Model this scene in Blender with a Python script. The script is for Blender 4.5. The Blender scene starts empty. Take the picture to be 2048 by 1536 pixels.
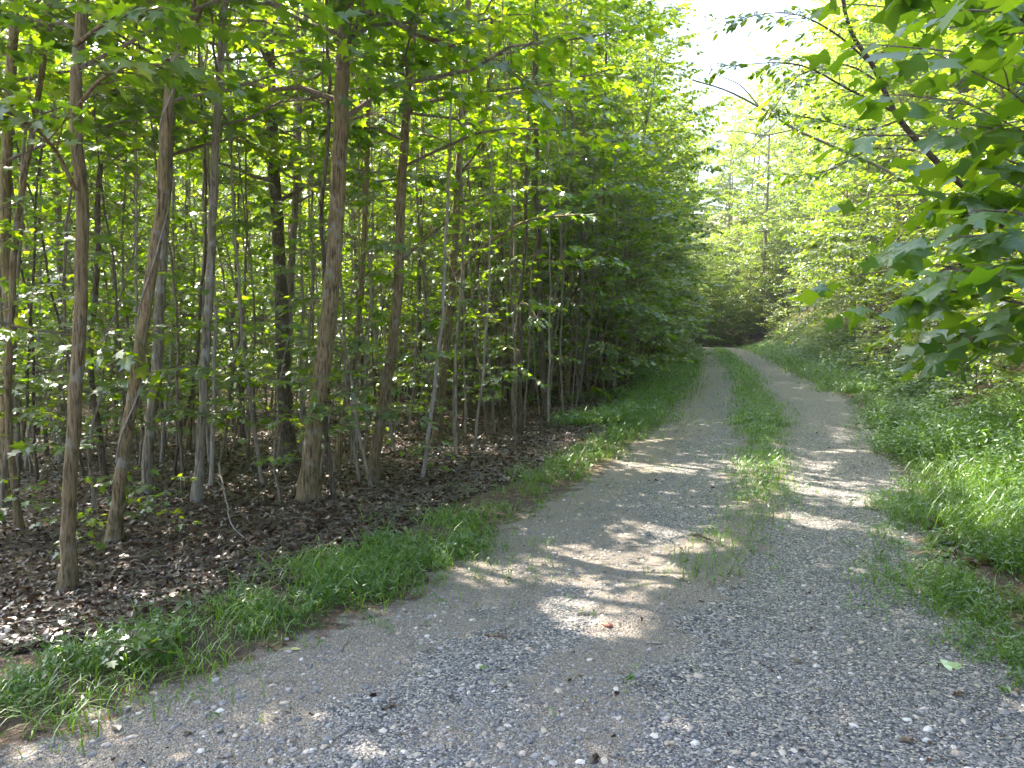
import bpy, math, numpy as np
from mathutils import Vector
# ---------------------------------------------------------------- camera, sky, sun, exposure
sc = bpy.context.scene
COL = sc.collection
FPX, PITCH, CAMZ = 1547.0, math.radians(4.36), 1.6
cam = bpy.data.objects.new('camera', bpy.data.cameras.new('camera')); COL.objects.link(cam)
cam.location = (0, 0, CAMZ); cam.rotation_euler = (math.pi / 2 - PITCH, 0, 0)
cam.data.sensor_width = 36; cam.data.lens = FPX / 2048 * 36
cam.data.clip_start = 0.05; cam.data.clip_end = 3000
sc.camera = cam
SUN_AZ, SUN_EL = math.radians(-48), math.radians(50)      # clockwise from straight ahead
w = bpy.data.worlds.new('World'); sc.world = w; w.use_nodes = True
nt = w.node_tree; bg = nt.nodes['Background']
sky = nt.nodes.new('ShaderNodeTexSky'); sky.sky_type = 'NISHITA'; sky.sun_disc = False
sky.sun_elevation = SUN_EL; sky.sun_rotation = SUN_AZ; sky.dust_density = 3.0
nt.links.new(sky.outputs[0], bg.inputs[0]); bg.inputs[1].default_value = 0.13
sv = Vector((math.sin(SUN_AZ) * math.cos(SUN_EL), math.cos(SUN_AZ) * math.cos(SUN_EL), math.sin(SUN_EL)))
sl = bpy.data.lights.new('sun', 'SUN'); sl.energy = 4.5; sl.angle = math.radians(0.53); sl.color = (1, .89, .74)
so = bpy.data.objects.new('sun', sl); COL.objects.link(so); so.rotation_euler = (-sv).to_track_quat('-Z', 'Y').to_euler()
sc.view_settings.view_transform = 'Standard'; sc.view_settings.look = 'None'
sc.view_settings.gamma = 1; sc.view_settings.exposure = 2.7
sc.render.engine = 'CYCLES'
cy = sc.cycles
cy.max_bounces = 8; cy.diffuse_bounces = 5; cy.glossy_bounces = 2; cy.transmission_bounces = 6
cy.transparent_max_bounces = 4; cy.volume_bounces = 0
cy.caustics_reflective = False; cy.caustics_refractive = False
cy.use_denoising = True; cy.use_adaptive_sampling = True; cy.adaptive_threshold = 0.02
cy.sample_clamp_indirect = 6

GLARE_HAZE = .0012
rng = np.random.default_rng(11)
U = rng.uniform
N = rng.normal

# ---------------------------------------------------------------- pixels of the photograph -> points of the place
SP, CP = math.sin(PITCH), math.cos(PITCH)
def ray(u, v):
    a, b = (u - 1024) / FPX, (768 - v) / FPX
    return np.array([a, CP + b * SP, -SP + b * CP])
def P(u, v, Y):
    d = ray(u, v); return np.array([0, 0, CAMZ]) + d * (Y / d[1])
def proj(p):
    x, y, z = p[0], p[1], p[2] - CAMZ
    dep = y * CP - z * SP; up = y * SP + z * CP
    return 1024 + FPX * x / dep, 768 - FPX * up / dep

YT = np.array([-60, -10, 0, 3.2, 3.8, 4.5, 6.2, 8, 11.8, 16.5, 20.6, 35, 50, 60, 75, 110, 300.])
XL = np.array([-30, -7.5, -3.1, -1.62, -1.1, -.6, .06, .86, 2.2, 3.5, 4.74, 8.4, 12.0, 12.5, 8, -12, -160.])
XR = np.array([-24, -2.5, 2.0, 2.35, 2.45, 2.55, 3.2, 4.1, 5.6, 7.2, 8.2, 11.8, 15.4, 16.2, 12.5, -7, -155.])
def xl(y): return np.interp(y, YT, XL)
def xr(y): return np.interp(y, YT, XR)
# the strip of grass between the wheel tracks
def xm(y): return np.interp(y, [3, 4.2, 5.2, 7, 9, 13.7, 24, 50, 60, 110], [.35, .8, 1.45, 2.3, 2.95, 4.4, 7.2, 13.4, 14.2, -9])
def hsh(i, j, s): 
    v = np.sin(i * 127.1 + j * 311.7 + s * 74.7) * 43758.5453
    return v - np.floor(v)
def vnoise(x, y, s=0):
    i, j = np.floor(x), np.floor(y); f, g = x - i, y - j
    f = f * f * (3 - 2 * f); g = g * g * (3 - 2 * g)
    return (hsh(i, j, s) * (1 - f) + hsh(i + 1, j, s) * f) * (1 - g) + (hsh(i, j + 1, s) * (1 - f) + hsh(i + 1, j + 1, s) * f) * g
def sstep(a, b, x):
    t = np.clip((x - a) / (b - a), 0, 1); return t * t * (3 - 2 * t)
def H(x, y):
    x = np.asarray(x, float); y = np.asarray(y, float)
    dl = xl(y) - x; dr = x - xr(y)
    z = 0.05 * (vnoise(x * .9, y * .9) - .5)
    z = z + .035 * np.exp(-((x - xm(y)) / .35) ** 2) * (y > 4)
    off = np.maximum(dl - 1.0, 0)
    z = z + sstep(0, .5, dl) * .03 - .05 * np.minimum(off, 30) + np.minimum(off, 1) * .2 * (vnoise(x * .45, y * .45, 3) - .45)
    r = np.maximum(dr - 1.0, 0)
    z = z + 6.4 * (sstep(-.22, 1, r / 8.5) - sstep(-.22, 1, 0.0)) + .12 * np.maximum(r - 11, 0) * (r < 80) + .12 * 69 * (r >= 80)
    z = z + np.minimum(r, 1.5) * .35 * (vnoise(x * .7, y * .7, 5) - .5)
    # the land climbs beyond the bend
    z = z + .10 * np.maximum(y - 62, 0) * sstep(60, 90, y) * (y < 160) + .10 * 98 * (y >= 160)
    return z
def G(u, v):
    d = ray(u, v); t = 1.0
    while t < 200:
        p = np.array([0, 0, CAMZ]) + d * t
        if p[2] <= H(p[0], p[1]): break
        t += .02
    return p

# ---------------------------------------------------------------- mesh helpers
# gaps in the canopy through which the sun reaches the lane
SV = np.array(sv); SHAFT = [(.6, 5.0, .5), (1.2, 5.75, .45), (.5, 4.2, .32), (2.5, 6.2, .28), (-.2, 4.9, .25), (-2.0, 4.6, .3), (1.7, 8.6, .35)]
def inshaft(p, grow=0.0):
    p = np.atleast_2d(p); r = np.zeros(len(p), bool)
    for x, y, w_ in SHAFT:
        q = p - np.array([x, y, 0]); t = q @ SV; r |= (np.linalg.norm(q - t[:, None] * SV, axis=1) < w_ + grow) & (t > 1.5)
    return r
def shades(x, y, z0, z1, grow):
    z = np.linspace(z0, z1, 12); return inshaft(np.stack([x + 0 * z, y + 0 * z, z], 1), grow).any()
class MB:
    def __init__(s): s.V = []; s.F = []; s.A = []; s.n = 0
    def add(s, V, F, a=0.0):
        V = np.asarray(V, float).reshape(-1, 3); F = np.asarray(F, int)
        if len(V) == 0 or len(F) == 0: return
        s.V.append(V); s.F.append(F + s.n); s.n += len(V)
        s.A.append(np.broadcast_to(np.asarray(a, float), (len(F),)).copy())
    def build(s, name, m, parent=None, smooth=False):
        me = bpy.data.meshes.new(name)
        me = fill(me, s, smooth); me.materials.append(m)
        o = bpy.data.objects.new(name, me); COL.objects.link(o)
        if parent: o.parent = parent
        return o
def fill(me, s, smooth):
    V = np.concatenate(s.V)
    lens = np.concatenate([np.full(len(f), f.shape[1]) for f in s.F])
    loops = np.concatenate([f.ravel() for f in s.F]); A = np.concatenate(s.A)
    me.vertices.add(len(V)); me.vertices.foreach_set('co', V.ravel())
    me.loops.add(len(loops)); me.loops.foreach_set('vertex_index', loops)
    me.polygons.add(len(lens))
    st = np.concatenate([[0], np.cumsum(lens)[:-1]])
    me.polygons.foreach_set('loop_start', st)
    me.polygons.foreach_set('use_smooth', np.full(len(lens), smooth))
    at = me.attributes.new('rnd', 'FLOAT', 'FACE'); at.data.foreach_set('value', A)
    me.update(calc_edges=True)
    return me
def tube(mb, pts, rad, sides=6, a=0.0, lump=0.0, cap=True):
    pts = np.asarray(pts, float); k = len(pts); rad = np.broadcast_to(rad, (k,))
    d = np.gradient(pts, axis=0); d /= np.linalg.norm(d, axis=1)[:, None] + 1e-9
    ref = np.array([1., 0, 0]) if abs(d[0][2]) > .7 else np.array([0, 0, 1.])
    s1 = np.cross(d, ref); s1 /= np.linalg.norm(s1, axis=1)[:, None] + 1e-9
    s2 = np.cross(d, s1)
    th = np.arange(sides) * 2 * np.pi / sides
    rr = rad[:, None] * (1 + lump * rng.normal(size=(k, sides)) * .5) if lump else np.repeat(rad[:, None], sides, 1)
    V = pts[:, None, :] + rr[..., None] * (np.cos(th)[None, :, None] * s1[:, None] + np.sin(th)[None, :, None] * s2[:, None])
    i = np.arange(k - 1)[:, None] * sides; j = np.arange(sides)[None]; j2 = (j + 1) % sides
    F = np.stack([i + j, i + j2, i + sides + j2, i + sides + j], -1).reshape(-1, 4)
    mb.add(V.reshape(-1, 3), F, a)
def catmull(pts, n):
    """a smooth curve through the points, evenly spaced along its length"""
    p = np.asarray(pts, float); h = np.maximum(np.linalg.norm(np.diff(p, axis=0), axis=1), 1e-4); T = np.concatenate([[0], np.cumsum(h)])
    m = np.empty_like(p); sl_ = np.diff(p, axis=0) / h[:, None]; m[0] = sl_[0]; m[-1] = sl_[-1]
    m[1:-1] = (sl_[:-1] * h[1:, None] + sl_[1:] * h[:-1, None]) / (h[1:] + h[:-1])[:, None]
    t = np.linspace(0, T[-1], n); i = np.clip(np.searchsorted(T, t) - 1, 0, len(h) - 1); f = ((t - T[i]) / h[i])[:, None]; H_ = h[i][:, None]
    return (1 + 2 * f) * (1 - f) ** 2 * p[i] + f * (1 - f) ** 2 * H_ * m[i] + f * f * (3 - 2 * f) * p[i + 1] + f * f * (f - 1) * H_ * m[i + 1]

# ---------------------------------------------------------------- leaf templates (x along the leaf, y across, z up)
def outline_leaf(half, cx=.45, droop=.12, fold=.12):
    """half: outline from base to tip on the +y side; a fan from the middle"""
    h = np.array(half, float); o = np.vstack([h, (h[1:-1] * [1, -1])[::-1]])
    n = len(o); V = np.vstack([[cx, 0], o])
    z = -droop * V[:, 0] ** 2 + fold * np.abs(V[:, 1])
    V = np.column_stack([V, z]); F = [[0, 1 + i, 1 + (i + 1) % n] for i in range(n)]
    return V, np.array(F)
MAPLE = outline_leaf([(0, 0), (-.02, .22), (.18, .46), (.34, .24), (.66, .44), (.62, .15), (1, 0)], .35)
OVAL = outline_leaf([(0, 0), (.22, .2), (.6, .22), (1, 0)], .45)
DIAM = (np.array([[0, 0, 0], [.45, .27, .03], [1, 0, -.12], [.45, -.27, .03]]), np.array([[0, 1, 2], [0, 2, 3]]))
LANCE = outline_leaf([(0, 0), (.3, .11), (.65, .09), (1, 0)], .4, .35, .1)
def curved(half, cx, droop, fold, curl):
    V, F = outline_leaf(half, cx); n = len(V) - 1
    inner = V[0] + (V[1:] - V[0]) * .5; W = np.vstack([V[:1], inner, V[1:]])
    W[:, 2] = -droop * W[:, 0] ** 2 + fold * np.sqrt(np.abs(W[:, 1]) + .001) * .5 - curl * np.abs(W[:, 1]) ** 2 + .02 * np.sin(W[:, 0] * 9) * np.abs(W[:, 1]) * 3
    F = []
    for i in range(n):
        j = (i + 1) % n; F += [[0, 1 + i, 1 + j], [1 + i, 1 + n + i, 1 + n + j], [1 + i, 1 + n + j, 1 + j]]
    return W, np.array(F)
TULIP = curved([(0, 0), (-.02, .12), (.03, .32), (.10, .50), (.27, .37), (.42, .27), (.62, .36), (.9, .45), (.9, .26), (.84, .08), (.82, 0)], .42, .22, .16, .55)
DEAD = outline_leaf([(0, 0), (.15, .25), (.45, .38), (.55, .2), (.8, .25), (1, 0)], .4, .35, .3)
def unit(v): return v / (np.linalg.norm(v, axis=-1, keepdims=True) + 1e-9)
ORIGIN = None
def leaves(mb, T, pos, ax, nrm, size, a=None, jit=True):
    if ORIGIN is not None:
        k_ = ~inshaft(pos + ORIGIN); pos = pos[k_]; ax = np.asarray(ax)[k_]; nrm = nrm[k_]; size = np.broadcast_to(size, (len(k_),))[k_]
    n = len(pos)
    if n == 0: return
    ax = unit(np.asarray(ax, float)); side = unit(np.cross(nrm, ax)); nn = np.cross(ax, side)
    V, F = T
    size = np.broadcast_to(size, (n,))
    W = np.repeat(V[None], n, 0) * size[:, None, None]
    if jit: W[:, :, 1] *= U(.8, 1.15, (n, 1)); W[:, :, 2] *= U(-.6, 2., (n, 1))
    C = W[:, :, 0:1] * ax[:, None] + W[:, :, 1:2] * side[:, None] + W[:, :, 2:3] * nn[:, None] + pos[:, None]
    FF = (F[None] + (np.arange(n) * len(V))[:, None, None]).reshape(-1, F.shape[1])
    a = U(0, 1, n) if a is None else np.broadcast_to(a, (n,))
    mb.add(C.reshape(-1, 3), FF, np.repeat(a, len(F)))
def spray(wood, leaf, path, rad, nt, tw, m, size, T=MAPLE, tilt=.35, t0=.2, flat=.12, dr=.25, twr=.004):
    """a leafy branch: wood along the path, NT twigs of length TW to its sides in a loose layer, M leaves on each twig"""
    path = np.asarray(path, float); k = len(path)
    if rad > 0: tube(wood, path, np.linspace(rad, max(rad * .25, .003), k), 5 if rad > .012 else 4)
    ts = np.sort(U(t0, 1, nt)); ts[-1] = 1
    sgn = np.where(np.arange(nt) % 2 == 0, 1, -1)
    i = np.minimum((ts * (k - 1)).astype(int), k - 2); f = (ts * (k - 1) - i)[:, None]
    p = path[i] * (1 - f) + path[i + 1] * f
    d = unit(path[i + 1] - path[i]); up = np.array([0, 0, 1.])
    lat = unit(np.cross(up, d)) * sgn[:, None]
    L = tw * (1.15 - .65 * ts) * U(.6, 1.25, nt)
    dirs = unit(d * U(.45, 1.1, (nt, 1)) + lat * U(.5, 1.1, (nt, 1)) + up * N(0, flat, (nt, 1)))
    dirs[-1] = d[-1]
    for q in range(nt):
        e = p[q] + dirs[q] * L[q] - up * dr * L[q] * .5
        mid = (p[q] + e) / 2 + up * .08 * L[q]
        tube(wood, [p[q], mid, e], [twr, twr * .8, twr * .4], 3)
    mm = nt * m
    q = np.repeat(np.arange(nt), m); s = np.tile(np.linspace(.25, 1, m), nt) + U(-.1, .1, mm)
    lp = p[q] + dirs[q] * (L[q] * s)[:, None] - up * (dr * L[q] * .5 * s ** 2)[:, None]
    sd = unit(np.cross(up, dirs[q])) * np.where(np.arange(mm) % 2 == 0, 1, -1)[:, None]
    ax = unit(dirs[q] * U(.3, 1, (mm, 1)) + sd * U(.2, 1.1, (mm, 1)) - up * U(-.1, .7, (mm, 1)))
    nr = unit(up + N(0, tilt, (mm, 3)))
    lp = lp + ax * size * .25
    leaves(leaf, T, lp, ax, nr, size * U(.55, 1.2, mm))
def bpath(start, az, L, rise, droop, k=7, wob=.05):
    t = np.linspace(0, 1, k)[:, None]; d = np.array([math.cos(az), math.sin(az), 0]); s = np.array([-d[1], d[0], 0])
    w_ = np.cumsum(N(0, wob * L / 2, (k, 1)), 0); w_[0] = 0
    z = rise * t - droop * t ** 2
    return np.asarray(start) + d * L * t + s * w_ + np.array([0, 0, 1.]) * (L * z + np.cumsum(N(0, .02 * L, (k, 1)), 0) * (t > 0))

# ---------------------------------------------------------------- materials
def newmat(name):
    m = bpy.data.materials.new(name); m.use_nodes = True; t = m.node_tree; t.nodes.clear()
    o = t.nodes.new('ShaderNodeOutputMaterial'); return m, t, o
def nd(t, typ, **k):
    n = t.nodes.new(typ)
    for a, b in k.items():
        if a.startswith('i_'): n.inputs[a[2:].replace('_', ' ')].default_value = b
        else: setattr(n, a, b)
    return n
def ramp(t, fac, stops, interp='LINEAR'):
    r = t.nodes.new('ShaderNodeValToRGB'); r.color_ramp.interpolation = interp
    e = r.color_ramp.elements
    while len(e) < len(stops): e.new(.5)
    for q, (p_, c) in zip(e, stops): q.position = p_; q.color = (*c, 1)
    t.links.new(fac, r.inputs[0]); return r.outputs[0]
def mix(t, f, a, b, mode='MIX'):
    n = t.nodes.new('ShaderNodeMix'); n.data_type = 'RGBA'; n.blend_type = mode
    for i, x in ((0, f), (6, a), (7, b)):
        if hasattr(x, 'links') or hasattr(x, 'is_linked'): t.links.new(x, n.inputs[i])
        else: n.inputs[i].default_value = (*x, 1) if isinstance(x, tuple) else x
    return n.outputs[2]
def math_(t, op, a, b=0.0, clamp=False):
    n = t.nodes.new('ShaderNodeMath'); n.operation = op; n.use_clamp = clamp
    for i, x in ((0, a), (1, b)):
        if hasattr(x, 'is_linked'): t.links.new(x, n.inputs[i])
        else: n.inputs[i].default_value = x
    return n.outputs[0]
def leafmat(name, stops, tstops, gloss=.14, rough=.45, tr=.5):
    m, t, o = newmat(name)
    a = nd(t, 'ShaderNodeAttribute', attribute_name='rnd')
    oi = nd(t, 'ShaderNodeObjectInfo')
    f = math_(t, 'ADD', math_(t, 'MULTIPLY', a.outputs['Fac'], .72), math_(t, 'MULTIPLY', oi.outputs['Random'], .28))
    c = ramp(t, f, stops); ct = ramp(t, f, tstops)
    d = nd(t, 'ShaderNodeBsdfDiffuse'); t.links.new(c, d.inputs[0])
    tl = nd(t, 'ShaderNodeBsdfTranslucent'); t.links.new(ct, tl.inputs[0])
    mx = nd(t, 'ShaderNodeMixShader'); mx.inputs[0].default_value = tr
    t.links.new(d.outputs[0], mx.inputs[1]); t.links.new(tl.outputs[0], mx.inputs[2])
    g = nd(t, 'ShaderNodeBsdfGlossy'); g.inputs['Roughness'].default_value = rough; g.inputs[0].default_value = (.9, .95, 1, 1)
    lw = nd(t, 'ShaderNodeFresnel'); lw.inputs[0].default_value = 1.45
    m2 = nd(t, 'ShaderNodeMixShader'); t.links.new(math_(t, 'MULTIPLY', lw.outputs[0], gloss), m2.inputs[0])
    t.links.new(mx.outputs[0], m2.inputs[1]); t.links.new(g.outputs[0], m2.inputs[2])
    t.links.new(m2.outputs[0], o.inputs[0]); return m
MLEAF = leafmat('maple_leaf', [(0, (.022, .062, .004)), (.6, (.055, .125, .007)), (1, (.11, .18, .012))],
                [(0, (.15, .32, .003)), (.6, (.34, .53, .006)), (1, (.62, .68, .02))], tr=.6)
MSHRUB = leafmat('bank_leaf', [(0, (.025, .065, .006)), (.6, (.065, .135, .011)), (1, (.13, .2, .02))],
                 [(0, (.15, .31, .008)), (.6, (.34, .5, .014)), (1, (.58, .64, .03))], tr=.56)
MTULIP = leafmat('tulip_leaf', [(0, (.025, .075, .012)), (.6, (.05, .125, .016)), (1, (.08, .17, .02))],
                 [(0, (.17, .36, .008)), (1, (.42, .6, .015))], .12, .42)
MGRASS = leafmat('grass_blade', [(0, (.07, .15, .012)), (.6, (.12, .22, .018)), (.93, (.14, .25, .03)), (1, (.3, .28, .12))],
                 [(0, (.16, .36, .015)), (1, (.3, .5, .03))], .12, .45, .4)
MWEED = leafmat('weed_leaf', [(0, (.035, .10, .015)), (.7, (.07, .16, .022)), (1, (.12, .21, .03))],
                [(0, (.14, .32, .02)), (1, (.26, .44, .03))], .12, .45, .4)
MDEAD = leafmat('dead_leaf', [(0, (.016, .008, .005)), (.4, (.045, .022, .012)), (.75, (.09, .046, .025)), (.93, (.17, .10, .056)), (1, (.34, .24, .15))],
                [(0, (.05, .025, .012)), (1, (.16, .09, .045))], .12, .5, .2)
def barkmat(name, dark, light, moss, sc_=1.0, patch=.5):
    m, t, o = newmat(name)
    tc = nd(t, 'ShaderNodeTexCoord'); mp = nd(t, 'ShaderNodeMapping'); mp.inputs['Scale'].default_value = (1, 1, .13)
    t.links.new(tc.outputs['Object'], mp.inputs[0])
    n1 = nd(t, 'ShaderNodeTexNoise'); n1.inputs['Scale'].default_value = 62 * sc_; n1.inputs['Detail'].default_value = 5; n1.inputs['Roughness'].default_value = .65
    t.links.new(mp.outputs[0], n1.inputs[0])
    n2 = nd(t, 'ShaderNodeTexNoise'); n2.inputs['Scale'].default_value = 3.5; n2.inputs['Detail'].default_value = 4
    t.links.new(tc.outputs['Object'], n2.inputs[0])
    n3 = nd(t, 'ShaderNodeTexNoise'); n3.inputs['Scale'].default_value = 9; n3.inputs['Detail'].default_value = 6
    t.links.new(tc.outputs['Object'], n3.inputs[0])
    c = ramp(t, n1.outputs[0], [(.4, dark), (.48, tuple(a * .4 + b * .6 for a, b in zip(dark, light))), (.62, light)])
    c = mix(t, math_(t, 'MULTIPLY', ramp(t, n2.outputs[0], [(.45, (0, 0, 0)), (.7, (1, 1, 1))]), .55), c, moss)
    c = mix(t, math_(t, 'MULTIPLY', ramp(t, n3.outputs[0], [(.56, (0, 0, 0)), (.66, (1, 1, 1))]), patch), c, (.38, .37, .33))
    oi = nd(t, 'ShaderNodeObjectInfo')
    c = mix(t, math_(t, 'MULTIPLY', oi.outputs['Random'], .35), c, dark)
    b = nd(t, 'ShaderNodeBsdfPrincipled'); b.inputs['Roughness'].default_value = .85; b.inputs['Specular IOR Level'].default_value = .3
    t.links.new(c, b.inputs['Base Color'])
    bp = nd(t, 'ShaderNodeBump'); bp.inputs['Strength'].default_value = 1; bp.inputs['Distance'].default_value = .03
    t.links.new(n1.outputs[0], bp.inputs['Height']); t.links.new(bp.outputs[0], b.inputs['Normal'])
    t.links.new(b.outputs[0], o.inputs[0]); return m
MBARK = barkmat('furrowed_bark', (.07, .052, .026), (.35, .26, .135), (.19, .16, .06))
MBARKG = barkmat('grey_bark', (.11, .092, .065), (.36, .31, .24), (.19, .17, .08), .7, .8)
MBARKD = barkmat('dark_bark', (.035, .026, .018), (.18, .14, .095), (.09, .09, .035), 1.2, .3)
MTWIG = barkmat('twig_bark', (.09, .065, .045), (.3, .24, .18), (.16, .14, .08), 1.5, .3)
MPALE = barkmat('weathered_wood', (.2, .17, .14), (.5, .45, .39), (.3, .28, .22), 1, .5)

def groundmat():
    m, t, o = newmat('ground')
    g = nd(t, 'ShaderNodeNewGeometry'); pos = g.outputs['Position']
    def noise(s, d=4, r=.55):
        n = nd(t, 'ShaderNodeTexNoise'); n.inputs['Scale'].default_value = s; n.inputs['Detail'].default_value = d; n.inputs['Roughness'].default_value = r
        t.links.new(pos, n.inputs[0]); return n.outputs[0]
    def voro(s, feat='F1', rnd=1):
        n = nd(t, 'ShaderNodeTexVoronoi'); n.inputs['Scale'].default_value = s; n.feature = feat; n.inputs['Randomness'].default_value = rnd
        t.links.new(pos, n.inputs[0]); return n
    ga = nd(t, 'ShaderNodeAttribute', attribute_name='gravel').outputs['Fac']
    sa = nd(t, 'ShaderNodeAttribute', attribute_name='sand').outputs['Fac']
    v1 = voro(78); v2 = voro(150)
    def stone(v):
        sep = nd(t, 'ShaderNodeSeparateColor'); t.links.new(v.outputs['Color'], sep.inputs[0])
        return ramp(t, sep.outputs[0], [(0, (.032, .037, .048)), (.3, (.085, .092, .11)), (.6, (.2, .2, .205)), (.8, (.4, .385, .36)), (.92, (.46, .38, .29)), (1, (.68, .65, .6))])
    n_mix = noise(14, 3)
    cg = mix(t, ramp(t, n_mix, [(.42, (0, 0, 0)), (.56, (1, 1, 1))]), stone(v1), stone(v2))
    gap = ramp(t, v1.outputs['Distance'], [(.35, (1, 1, 1)), (.8, (.6, .58, .56))])
    cg = mix(t, 1.0, cg, gap, 'MULTIPLY')
    nf = noise(220, 3, .7)
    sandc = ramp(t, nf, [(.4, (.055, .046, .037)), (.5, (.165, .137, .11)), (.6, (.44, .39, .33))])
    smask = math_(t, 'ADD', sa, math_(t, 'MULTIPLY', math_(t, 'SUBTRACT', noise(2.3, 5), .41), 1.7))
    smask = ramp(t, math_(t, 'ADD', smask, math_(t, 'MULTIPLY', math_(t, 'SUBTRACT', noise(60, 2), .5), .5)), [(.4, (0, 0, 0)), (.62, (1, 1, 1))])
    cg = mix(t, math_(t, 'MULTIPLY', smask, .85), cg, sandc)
    vl = voro(17); vl2 = voro(38)
    sep = nd(t, 'ShaderNodeSeparateColor'); t.links.new(mix(t, .5, vl.outputs['Color'], vl2.outputs['Color']), sep.inputs[0])
    cl = ramp(t, sep.outputs[0], [(.15, (.035, .022, .014)), (.5, (.085, .052, .034)), (.8, (.17, .11, .07))])
    soil = ramp(t, noise(35, 5, .7), [(.35, (.045, .034, .025)), (.65, (.10, .075, .055))])
    cl = mix(t, ramp(t, noise(1.6, 4), [(.45, (0, 0, 0)), (.6, (1, 1, 1))]), cl, soil)
    gm = ramp(t, math_(t, 'ADD', ga, math_(t, 'MULTIPLY', math_(t, 'SUBTRACT', noise(7, 5), .5), .9)), [(.42, (0, 0, 0)), (.58, (1, 1, 1))])
    c = mix(t, gm, cl, cg)
    b = nd(t, 'ShaderNodeBsdfPrincipled'); b.inputs['Roughness'].default_value = .8; b.inputs['Specular IOR Level'].default_value = .35
    t.links.new(c, b.inputs['Base Color'])
    hgt = math_(t, 'ADD', math_(t, 'MULTIPLY', v1.outputs['Distance'], -1.0), math_(t, 'MULTIPLY', noise(90, 3), .8))
    bp = nd(t, 'ShaderNodeBump'); bp.inputs['Strength'].default_value = .8; bp.inputs['Distance'].default_value = .012
    t.links.new(hgt, bp.inputs['Height']); t.links.new(bp.outputs[0], b.inputs['Normal'])
    t.links.new(b.outputs[0], o.inputs[0]); return m
def stonemat():
    m, t, o = newmat('stone')
    a = nd(t, 'ShaderNodeAttribute', attribute_name='rnd')
    c = ramp(t, a.outputs['Fac'], [(0, (.03, .035, .046)), (.3, (.09, .097, .115)), (.58, (.21, .21, .215)), (.72, (.4, .39, .38)), (.84, (.42, .33, .24)), (.93, (.55, .46, .36)), (1, (.78, .75, .7))])
    tc = nd(t, 'ShaderNodeTexCoord'); n = nd(t, 'ShaderNodeTexNoise'); n.inputs['Scale'].default_value = 160; n.inputs['Detail'].default_value = 4
    t.links.new(tc.outputs['Object'], n.inputs[0])
    c = mix(t, .35, c, ramp(t, n.outputs[0], [(.3, (.06, .055, .05)), (.7, (.42, .4, .38))]))
    b = nd(t, 'ShaderNodeBsdfPrincipled'); b.inputs['Roughness'].default_value = .7
    t.links.new(c, b.inputs['Base Color']); t.links.new(b.outputs[0], o.inputs[0]); return m
def plain(name, col, col2, s=40, rough=.7):
    m, t, o = newmat(name)
    tc = nd(t, 'ShaderNodeTexCoord'); n = nd(t, 'ShaderNodeTexNoise'); n.inputs['Scale'].default_value = s; n.inputs['Detail'].default_value = 4
    t.links.new(tc.outputs['Object'], n.inputs[0]); c = ramp(t, n.outputs[0], [(.35, col), (.65, col2)])
    b = nd(t, 'ShaderNodeBsdfPrincipled'); b.inputs['Roughness'].default_value = rough
    t.links.new(c, b.inputs['Base Color']); t.links.new(b.outputs[0], o.inputs[0]); return m
MSTONE = stonemat()

# ---------------------------------------------------------------- tagging
def tag(o, label=None, cat=None, group=None, kind=None):
    if label: o['label'] = label
    if cat: o['category'] = cat
    if group: o['group'] = group
    if kind: o['kind'] = kind
    return o
def empty(name, loc, rz=0, s=1.0):
    o = bpy.data.objects.new(name, None); COL.objects.link(o); o.location = loc; o.rotation_euler = (0, 0, rz)
    o.scale = (s, s, s) if np.isscalar(s) else s; o.empty_display_size = .2
    return o
def copy_tree(o):
    c = o.copy(); COL.objects.link(c)
    for ch in list(o.children):
        d = ch.copy(); COL.objects.link(d); d.parent = c
    return c

# ---------------------------------------------------------------- the ground: one sheet to the horizon
def axis(lo, hi, c, fine, n):
    t = np.linspace(-1, 1, n); k = 5.2
    s = np.sinh(k * t) / math.sinh(k)
    return np.where(s < 0, c + s * (c - lo), c + s * (hi - c))
gx = axis(-900, 900, 1.5, .05, 520); gy = axis(-700, 1500, 6.0, .05, 620)
X, Y = np.meshgrid(gx, gy)
Z = H(X, Y)
dl = xl(Y) - X; dr = X - xr(Y)
gravel = np.clip(.5 - np.maximum(dl, dr) / .9, 0, 1)
dc = np.abs(X - xm(Y))
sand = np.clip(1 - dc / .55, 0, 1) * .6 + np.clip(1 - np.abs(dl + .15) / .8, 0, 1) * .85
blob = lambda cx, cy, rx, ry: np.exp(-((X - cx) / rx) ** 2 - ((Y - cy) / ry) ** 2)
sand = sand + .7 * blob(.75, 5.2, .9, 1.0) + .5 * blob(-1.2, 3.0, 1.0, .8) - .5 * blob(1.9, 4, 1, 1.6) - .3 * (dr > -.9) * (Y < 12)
mb = MB(); ny, nx = X.shape
i = np.arange(ny - 1)[:, None] * nx; j = np.arange(nx - 1)[None]
mb.add(np.stack([X, Y, Z], -1), np.stack([i + j, i + j + 1, i + nx + j + 1, i + nx + j], -1).reshape(-1, 4))
ground = mb.build('ground', groundmat(), smooth=True)
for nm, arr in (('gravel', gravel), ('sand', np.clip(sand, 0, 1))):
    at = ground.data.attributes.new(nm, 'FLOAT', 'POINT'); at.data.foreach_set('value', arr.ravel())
tag(ground, kind='structure')

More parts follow.
